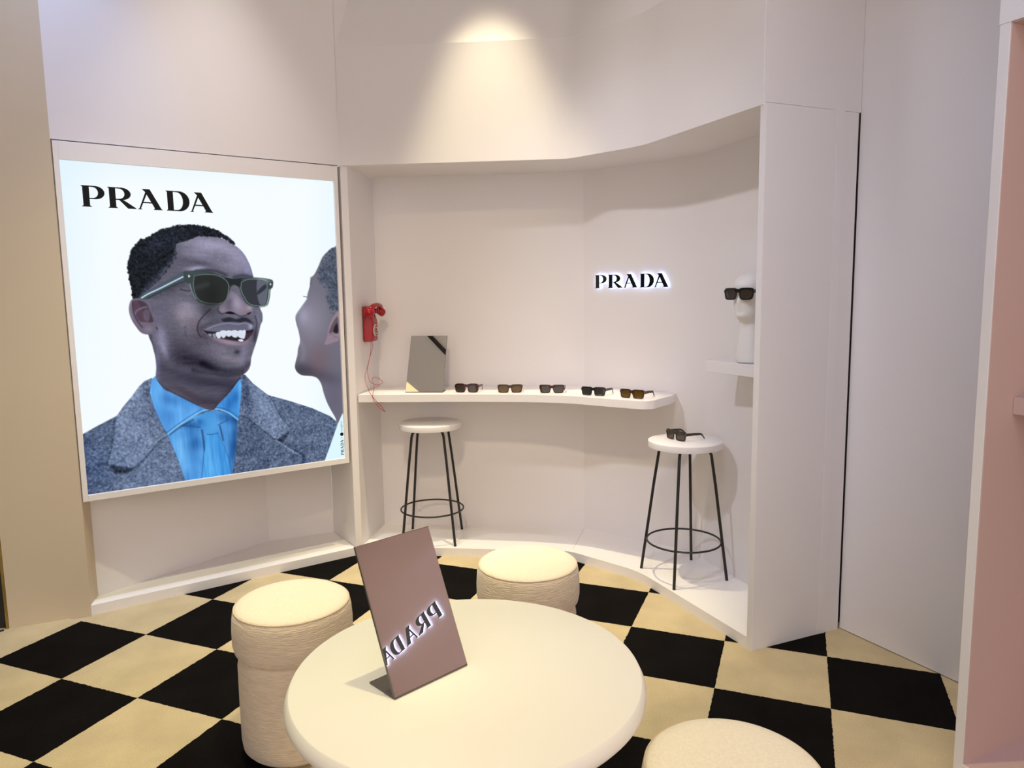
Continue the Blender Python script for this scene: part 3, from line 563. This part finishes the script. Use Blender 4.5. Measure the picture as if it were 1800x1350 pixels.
def print_text(txt, size, loc):
    c = bpy.data.curves.new('txt', 'FONT'); c.body = txt; c.size = size
    o = bpy.data.objects.new('txt', c); COL.objects.link(o); bpy.context.view_layer.update()
    me = bpy.data.meshes.new_from_object(o.evaluated_get(bpy.context.evaluated_depsgraph_get())); bpy.data.objects.remove(o)
    me.transform(Matrix.Rotation(math.pi/2, 4, 'X')); me.transform(Matrix.Rotation(-math.pi/2, 4, 'Y'))
    t = obj('printed_text', me, M_GREYINK, pr_); me.materials.clear(); me.materials.append(M_GREYINK); t.location = loc
print_text('\u00d7', .018, (1.343, .0112, .719)); print_text('sunglass', .0195, (1.3425, .0112, .762))

# ------------------------------------------------------------------ curved shelf
SZ = .9724; ST = .0470
sf = [(-.912, 4.283), (-.61, 4.262), (-.335, 4.248), (-.001, 4.207), (.163, 4.172), (.323, 4.118), (.473, 4.017), (.600, 3.930), (.665, 3.885), (.715, 3.872), (.765, 3.893), (.80, 3.940), (.898, 4.058)]
def spl2(pts, n=6):
    out = []; m = len(pts)
    for i in range(m-1):
        p0, p1, p2, p3 = [Vector(pts[min(max(k, 0), m-1)]) for k in (i-1, i, i+1, i+2)]
        for k in range(n):
            t = k/n; v = .5*((2*p1)+(p2-p0)*t+(2*p0-5*p1+4*p2-p3)*t*t+(3*p1-p0-3*p2+p3)*t**3); out.append((v.x, v.y))
    return out+[pts[-1]]
sb = [(.945, 4.172), (.452, 4.548), (-.852, 4.686)]
tag(obj('curved_shelf', MB().prism(spl2(sf)+sb, SZ-ST, SZ), M_WHITE, smooth=True, bevel=.002), 'long wavy white wall shelf carrying a mirror and five sunglasses', 'shelf')
# small shelf for the head
hz = 1.21; kk = (Vector(K[3])-Vector(K[2])).normalized(); kn = Vector((-kk.y, kk.x))
h0 = Vector((.964, 3.61)); hdv = (Vector((1.104, 3.332))-h0).normalized(); h1 = h0+hdv*.50
hb0 = Vector(K[2])+kk*((h0-Vector(K[2])).dot(kk)-.015); hb1 = Vector(K[2])+kk*(.99)
h1 = h0+hdv*.455
tag(obj('small_shelf', MB().prism([tuple(h0), tuple(h1), tuple(hb1), tuple(hb0)], hz-.056, hz), M_WHITE, bevel=.002), 'small white wall shelf under the mannequin head at the right end', 'shelf')

# ------------------------------------------------------------------ mirrors on metal stands
def mirror_stand(label, a, b, tilt, L, foot, group='table mirrors'):
    a = Vector(a); b = Vector(b); w = (b-a).length; u = (b-a).normalized(); back = Vector((-u.y, u.x, 0))
    t = thing('table_mirror', label, 'mirror', tuple(a), math.atan2(u.y, u.x), group)
    Mt = Matrix.Rotation(-math.radians(tilt), 4, 'X')
    up_ = Vector((0, 0, .0045)); bk = MB().box((w/2, .0035, L/2), (w, .005, L)); bk.v = [tuple(Mt @ Vector(v)+up_) for v in bk.v]; obj('back_plate', bk, M_BRONZE, t)
    gl = MB().box((w/2, 0, L/2), (w-.003, .0018, L-.003)); gl.v = [tuple(Mt @ Vector(v)+up_) for v in gl.v]; obj('mirror_glass', gl, M_MIRROR, t)
    obj('foot', MB().box((w/2, foot/2+.001, .0027), (w, foot, .004)), M_BRONZE, t)
    return t
mirror_stand('tilted mirror on a metal foot on the round table, reflecting reversed letters', (-.287, 1.621, .600), (-.1245, 1.779, .600), 24, .365, .105)
mirror_stand('tilted mirror standing at the left end of the curved shelf', (-.639, 4.339, SZ), (-.414, 4.315, SZ), 30, .376, .10)

# ------------------------------------------------------------------ sunglasses
def lens_mat(name, c, a=.9): return mat(name, c, .06, spec=.6, alpha=a, var=(20, .12))
GM = {'black': mat('black_acetate', (.012, .011, .010), .22, var=(60, .2)), 'tort': mat('brown_tortoise', (.040, .018, .008), .22, var=(90, .7)), 'red': mat('dark_red_acetate', (.045, .006, .008), .2, var=(70, .5)), 'grey': mat('dark_grey_acetate', (.030, .024, .020), .25, var=(60, .2)),
      'smoke': lens_mat('smoke_lens', (.050, .045, .034), .95), 'amber': lens_mat('amber_lens', (.110, .058, .006), .97), 'slate': lens_mat('slate_lens', (.034, .033, .033), .95), 'bark': lens_mat('brown_lens', (.060, .042, .028))}
def sup(cx, cz, rx, rz, n, N=36, taper=0, drop=0):
    out = []
    for k in range(N):
        a = 2*math.pi*k/N; c, s = math.cos(a), math.sin(a)
        x = math.copysign(abs(c)**(2/n), c)*rx; z = math.copysign(abs(s)**(2/n), s)*rz
        out.append((cx+x*(1+taper*z/rz), cz+z+drop*abs(x)/rx))
    return out
def make_glasses(label, loc, rz, fm, lm, n=3.6, w=.0275, h=.0183, taper=.10, rim=.0048, group='sunglasses on the curved shelf', sub=True, open_z=0, spread=0.004):
    t = thing('sunglasses', label, 'sunglasses', loc, rz, group)
    cx = w+rim+.0056; cz = h+rim; wrap = lambda x: 1.5*x*x
    fr = MB(); th = .0052
    def P(x, y, z): return (x, y+wrap(x), z)
    for s in (-1, 1):
        inn = sup(0, 0, w, h, n, taper=taper); outl = [(x, z+(.0030*max(0, z/h))) for x, z in sup(.0008, .0, w+rim, h+rim, n+1.2, taper=taper*.9)]
        N = len(inn); vs = []
        for y in (-th/2, th/2):
            vs += [P(s*(cx+x), y, cz+z) for x, z in inn]+[P(s*(cx+x), y, cz+z) for x, z in outl]
        fs = []
        for k in range(N):
            j = (k+1) % N
            fs += [(k, j, N+j, N+k), (2*N+k, 3*N+k, 3*N+j, 2*N+j), (k, 2*N+k, 2*N+j, j), (N+k, N+j, 3*N+j, 3*N+k)]
        fr.add(vs, fs)
        xo = cx+w+rim
        fr.box((s*(xo+.0005), wrap(xo)+.001, cz+h*.62), (.007, .0075, .0115))
        ln_ = MB(); vs = [P(s*(cx+x*1.02), .0003, cz+z*1.02) for x, z in inn]; N = len(vs)
        ln_.add(vs+[P(s*(cx+x*1.02), .0018, cz+z*1.02) for x, z in inn], [tuple(range(N)), tuple(range(2*N-1, N-1, -1))]+[(i, (i+1) % N, N+(i+1) % N, N+i) for i in range(N)])
        obj('lens', ln_, GM[lm], t)
        ty = wrap(xo); tz = cz+h*.62
        prof = [(s*(xo+.0015), ty+.001, tz), (s*(xo+.002+spread*.3), ty+.05, tz-.001), (s*(xo+.002+spread*.6), ty+.098, tz-.004), (s*(xo+spread*.5), ty+.113, tz-.010), (s*(xo-.002), ty+.128, max(.003, tz-.024)), (s*(xo-.004), ty+.138, max(.0022, tz-.036))]
        tp = MB(); vs = []; hh = [.0078, .0068, .0058, .0054, .0048, .0036]
        for (x, y, z), q in zip(prof, hh): vs += [(x-.0021, y, z-q), (x+.0021, y, z-q), (x+.0021, y, z+q), (x-.0021, y, z+q)]
        fs = [(3, 2, 1, 0), tuple(len(vs)-4+k for k in range(4))]
        for i in range(len(prof)-1):
            for k in range(4): fs.append((i*4+k, i*4+(k+1) % 4, i*4+4+(k+1) % 4, i*4+4+k))
        mz = min(v[2] for v in vs)
        tp.add(vs, fs); tm = obj('temple', tp, GM[fm], t, bevel=.0007)
        hi_ = MB().box((s*(xo+.0042), ty-.0022, tz+.0005), (.0035, .0012, .0022)); obj('rivet', hi_, mat('silver_rivet', (.7, .7, .7), .3, metal=1), tm) if sub else None
    br = MB(); bz = cz+h*.50
    fr.prism([(-cx+w*.8, -.0026), (cx-w*.8, -.0026), (cx-w*.8, .0026), (-cx+w*.8, .0026)], bz-.0030, bz+h*.5+.0035)
    obj('frame_front', fr, GM[fm], t, bevel=.0006)
    return t
gl = [('round dark red sunglasses with smoky lenses beside the shelf mirror', (-.270, 4.306), -9, 'red', 'smoke', dict(n=2.5, h=.0205, taper=.06)),
      ('brown sunglasses with amber lenses, second from the shelf mirror', (-.012, 4.268), -1, 'tort', 'amber', dict()),
      ('dark sunglasses with a red bridge, in the middle of the shelf row', (.232, 4.225), -7, 'red', 'smoke', dict(n=4, taper=.16)),
      ('black sunglasses with slate grey lenses, second from the rounded shelf end', (.458, 4.098), -28, 'black', 'slate', dict(n=4.2, taper=.12)),
      ('dark brown sunglasses with amber lenses nearest the rounded shelf end', (.655, 3.968), -36, 'tort', 'amber', dict(n=4.2, taper=.12))]
for lab, (x, y), dg, fm, lm, kw in gl: make_glasses(lab, (x, y, SZ+.0005), math.radians(dg), fm, lm, **kw)

# ------------------------------------------------------------------ bar stools
def bar_stool(label, loc, rz):
    t = thing('bar_stool', label, 'stool', loc, rz, 'bar stools'); H_ = .729
    obj('seat', MB().lathe([(.001, H_-.034), (.187, H_-.034), (.1893, H_-.033), (.190, H_-.030), (.190, H_-.004), (.1893, H_-.001), (.187, H_), (.001, H_)], 72), M_WHITE, t, smooth=True)
    for k in range(4):
        a = math.pi/2*k; c, s = math.cos(a), math.sin(a)
        pr = [(.227, 0.0), (.1965, .225), (.160, .50), (.1405, .630), (.1365, .657), (.128, .676), (.112, .686), (.06, .687)]
        obj('leg', MB().tube([(c*r, s*r, z) for r, z in pr], .0078, 12), M_BLACK, t, smooth=True)
    obj('foot_ring', MB().tube([(.1925*math.cos(2*math.pi*k/64), .1925*math.sin(2*math.pi*k/64), .188) for k in range(64)], .0052, 10, True), M_BLACK, t, smooth='all')
    return t
bar_stool('white round bar stool with black legs, carrying a pair of sunglasses', (.900, 3.754, ZP), math.radians(-24.5))
bar_stool('white round bar stool with black legs, empty, under the curved shelf', (-.505, 4.411, ZP), math.radians(41.5))
make_glasses('black sunglasses with brown lenses lying on the right bar stool', (.848, 3.757, ZP+.7293), math.radians(-60), 'grey', 'bark', n=3.6, h=.0195, group=None)

# ------------------------------------------------------------------ ottomans
def ottoman(label, loc, rz, pull=0):
    t = thing('ottoman', label, 'ottoman', loc, rz, 'round fabric ottomans'); H_ = .53
    obj('base', MB().lathe([(.001, .0), (.150, .0), (.172, .006), (.185, .022), (.1885, .05), (.189, .18), (.188, .31), (.184, .334), (.172, .350), (.001, .356)], 80), M_FABRIC, t, smooth=True)
    lid = obj('cushion', MB().lathe([(.001, .346), (.166, .347), (.184, .352), (.196, .365), (.2010, .390), (.2012, .435), (.1985, .475), (.195, .497), (.1885, .508), (.180, .515), (.150, .523), (.100, .528), (.05, .5295), (.001, .53)], 80), M_FABRIC, t, smooth='all')
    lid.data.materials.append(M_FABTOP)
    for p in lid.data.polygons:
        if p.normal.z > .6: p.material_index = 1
    obj('piping', MB().tube([(.1915*math.cos(2*math.pi*k/80), .1915*math.sin(2*math.pi*k/80), .505) for k in range(80)], .0020, 8, True), M_PIPING, lid, smooth='all')
    obj('seam', MB().tube([(.1965, 0, .372), (.2003, 0, .40), (.2007, 0, .435), (.1992, 0, .475), (.1957, 0, .497)], .0011, 6), M_PIPING, lid)
    return t
ottoman('tall cream fabric ottoman left of the table, in front of the lightbox', (-.769, 2.414, 0), math.radians(150))
ottoman('cream fabric ottoman behind the table, in front of the niche step', (.0515, 2.747, 0), math.radians(-109))
ottoman('cream fabric ottoman at the bottom edge, right of the table', (.473, 1.487, 0), math.radians(200))

# ------------------------------------------------------------------ round table
tb = thing('round_table', 'round white table in the foreground with a mirror standing on it', 'table', (-.1235, 1.757, 0))
obj('table_top', MB().lathe([(.001, .548), (.405, .548), (.440, .556), (.4485, .566), (.4490, .574), (.447, .581), (.4385, .5985), (.436, .600), (.001, .600)], 128), M_TABLE, tb, smooth=True)
obj('pedestal', MB().lathe([(.07, .03), (.055, .08), (.05, .3), (.055, .5), (.09, .548)], 48), M_WHITE, tb, smooth=True)
obj('foot_plate', MB().lathe([(.001, .0006), (.235, .0006), (.24, .004), (.238, .014), (.07, .03), (.001, .03)], 64), M_WHITE, tb, smooth=True)

# ------------------------------------------------------------------ red wall telephone on the divider
ph = thing('wall_telephone', 'red rotary wall telephone with tangled cord on the side of the niche', 'telephone', (-.919+.177*.197, 4.268+.984*.197, 1.275), math.atan2(.984, .177)-math.radians(0), None)
# local axes: x deeper along the wall, y away from the wall is -y, z up
ob = obj('back_plate', MB().box((0, -.008, .108), (.104, .014, .214)), M_RED, ph, bevel=.005)
bd = MB(); sect = [(0.0, .052, .046), (.010, .051, .056), (.07, .050, .060), (.125, .047, .060), (.150, .040, .054), (.185, .034, .046), (.205, .030, .040)]
vs = []
for z, hw, dp in sect: vs += [(-hw-.002, -.006, z), (hw+.002, -.006, z), (hw*.86, -dp, z), (-hw*.86, -dp, z)]
fs = [(3, 2, 1, 0), tuple(len(vs)-4+k for k in range(4))]
for i in range(len(sect)-1):
    for k in range(4): fs.append((i*4+k, i*4+(k+1) % 4, i*4+4+(k+1) % 4, i*4+4+k))
bd.add(vs, fs); obj('body', bd, M_RED, ph, smooth=True, bevel=.005)
for s in (-1, 1): obj('cradle', MB().box((s*.018, -.058, .186), (.010, .040, .030)), M_RED, ph, bevel=.003)
hs = MB(); hp = [(-.098, -.060, .178), (-.085, -.066, .200), (-.055, -.072, .216), (0, -.074, .222), (.055, -.072, .216), (.085, -.066, .200), (.098, -.060, .178)]
hs.tube(hp, [.017, .017, .0145, .013, .0145, .017, .017], 16)
hset = obj('handset', hs, M_RED, ph, smooth=True)
for s, nm in ((-1, 'earpiece'), (1, 'mouthpiece')):
    e = MB(); N = 24; prof = [(.004, .018), (.017, .017), (.027, .010), (.0315, -.002), (.0315, -.016), (.028, -.026), (.018, -.031), (.002, -.032)]
    e.lathe([(r, z) for r, z in prof], N); ax = Matrix.Rotation(math.radians(38), 4, 'X') @ Matrix.Rotation(s*math.radians(14), 4, 'Y'); e.v = [tuple(ax @ Vector(v)+Vector((s*.096, -.066, .186))) for v in e.v]
    obj(nm, e, M_RED, hset, smooth=True)
Rm = Matrix.Rotation(math.pi/2, 4, 'X')
def faced(prof, c, N=40):
    m_ = MB().lathe(prof, N); m_.v = [tuple(Rm @ Vector(v)+Vector(c)) for v in m_.v]; return m_
dc = (0, -.060, .068)
dl = obj('dial', faced([(.001, .0), (.036, .0), (.036, .003), (.034, .0042), (.001, .0042)], dc), mat('cream_dial', (.72, .66, .55), .35, var=(20, .05)), ph, smooth=True)
for k in range(10):
    a = math.radians(60+k*30); obj('finger_hole', faced([(.001, .0), (.0054, .0), (.0054, .0054), (.001, .0054)], (math.cos(a)*.0268, -.060, .068+math.sin(a)*.0268), 14), M_BLACK, dl)
obj('dial_disc', faced([(.001, .0), (.0165, .0), (.0165, .0056), (.001, .0062)], dc), M_RED, dl, smooth=True)
cord = [(-0.849, 4.44, 1.276), (-0.843, 4.44, 1.244), (-0.85, 4.42, 1.211), (-0.862, 4.4, 1.163), (-0.871, 4.38, 1.12), (-0.877, 4.34, 1.079), (-0.869, 4.31, 1.049), (-0.853, 4.28, 1.019), (-0.839, 4.25, 0.996), (-0.819, 4.235, 0.97), (-0.797, 4.23, 0.943), (-0.765, 4.225, 0.908), (-0.746, 4.225, 0.877), (-0.772, 4.23, 0.896), (-0.799, 4.235, 0.926), (-0.816, 4.235, 0.959), (-0.816, 4.235, 0.975), (-0.81, 4.26, 1.01), (-0.816, 4.28, 1.035), (-0.828, 4.3, 1.055), (-0.821, 4.31, 1.071), (-0.796, 4.31, 1.068), (-0.768, 4.31, 1.042), (-0.785, 4.3, 1.03), (-0.812, 4.3, 1.03), (-0.843, 4.32, 1.042), (-0.859, 4.35, 1.067), (-0.869, 4.38, 1.114), (-0.860, 4.4, 1.168), (-0.852, 4.42, 1.223), (-0.854, 4.44, 1.276)]
def spl3(pts, n=6):
    out = []; m = len(pts)
    for i in range(m-1):
        p0, p1, p2, p3 = [Vector(pts[min(max(k, 0), m-1)]) for k in (i-1, i, i+1, i+2)]
        for k in range(n):
            t = k/n; out.append(.5*((2*p1)+(p2-p0)*t+(2*p0-5*p1+4*p2-p3)*t*t+(3*p1-p0-3*p2+p3)*t**3))
    return out+[Vector(pts[-1])]
bpy.context.view_layer.update(); inv = ph.matrix_world.inverted()
cpts = [inv @ v for v in spl3(cord, 5)]
obj('cord', MB().tube(cpts, .0016, 6), M_REDC, ph, smooth='all')

# ------------------------------------------------------------------ mannequin head with sunglasses
mh = thing('mannequin_head', 'white mannequin head on a long neck, half hidden behind the niche edge', 'mannequin', (1.128, 3.455, hz), math.radians(-50))
rows = [(0, .056, .056, .056), (.004, .060, .060, .060), (.05, .059, .059, .060), (.10, .055, .055, .060), (.15, .049, .047, .057), (.185, .047, .045, .056), (.200, .050, .055, .058), (.208, .050, .074, .061), (.216, .050, .087, .064), (.226, .053, .0925, .067), (.240, .058, .092, .071), (.252, .062, .0915, .075), (.264, .0655, .092, .079), (.276, .0685, .0925, .083), (.290, .071, .0925, .088), (.305, .073, .090, .091), (.320, .0742, .0885, .094), (.335, .0752, .0905, .096), (.350, .0755, .0935, .097), (.365, .0745, .0925, .0965), (.380, .0715, .0875, .093), (.393, .066, .0785, .086), (.405, .056, .065, .073), (.414, .043, .048, .056), (.420, .027, .030, .036), (.4235, .010, .011, .013)]
hv = []; hf = []; N = 64
for z, w_, f_, b_ in rows:
    for k in range(N):
        a = 2*math.pi*k/N; c, s = math.cos(a), math.sin(a)
        x = w_*s; y = -(f_ if c > 0 else b_)*c
        if c > 0:
            g = lambda q, m_, sd: math.exp(-((q-m_)/sd)**2)
            ns = g(x, 0, .0105)*(.024*g(z, .283, .010)+.016*g(z, .300, .012)+.009*g(z, .318, .014))
            lip = g(x, 0, .020)*(.0050*g(z, .262, .0045)+.0050*g(z, .251, .0045)-.003*g(z, .2565, .003)-.004*g(z, .240, .006))
            eye = -.009*(g(x, .031, .016)+g(x, -.031, .016))*g(z, .322, .012); brow = .003*g(abs(x), .028, .02)*g(z, .343, .007); chin = .004*g(x, 0, .02)*g(z, .222, .008)
            y -= (ns+lip+eye+brow+chin)
        hv.append((x, y, z))
for i in range(len(rows)-1):
    for k in range(N): hf.append((i*N+k, i*N+(k+1) % N, (i+1)*N+(k+1) % N, (i+1)*N+k))
hf += [tuple(range(N-1, -1, -1)), tuple((len(rows)-1)*N+k for k in range(N))]
hm_ = obj('head', MB().add(hv, hf), M_MANN, mh, smooth='all'); sd_ = hm_.modifiers.new('sub', 'SUBSURF'); sd_.levels = 1; sd_.render_levels = 1
for s in (-1, 1):
    e = MB(); e.tube([(s*.0735, .004, .292), (s*.079, .012, .300), (s*.081, .020, .318), (s*.080, .018, .335), (s*.0765, .006, .338)], [.004, .006, .0055, .006, .004], 8); obj('ear', e, M_MANN, mh, smooth='all')
fc = mh.matrix_world; bpy.context.view_layer.update()
gp = mh.matrix_world @ Vector((0, -.1075, .298))
make_glasses('black sunglasses with dark lenses worn by the mannequin head', tuple(gp), math.radians(-50), 'black', 'bark', n=3.2, w=.0295, h=.0210, taper=.14, group=None, spread=.010)
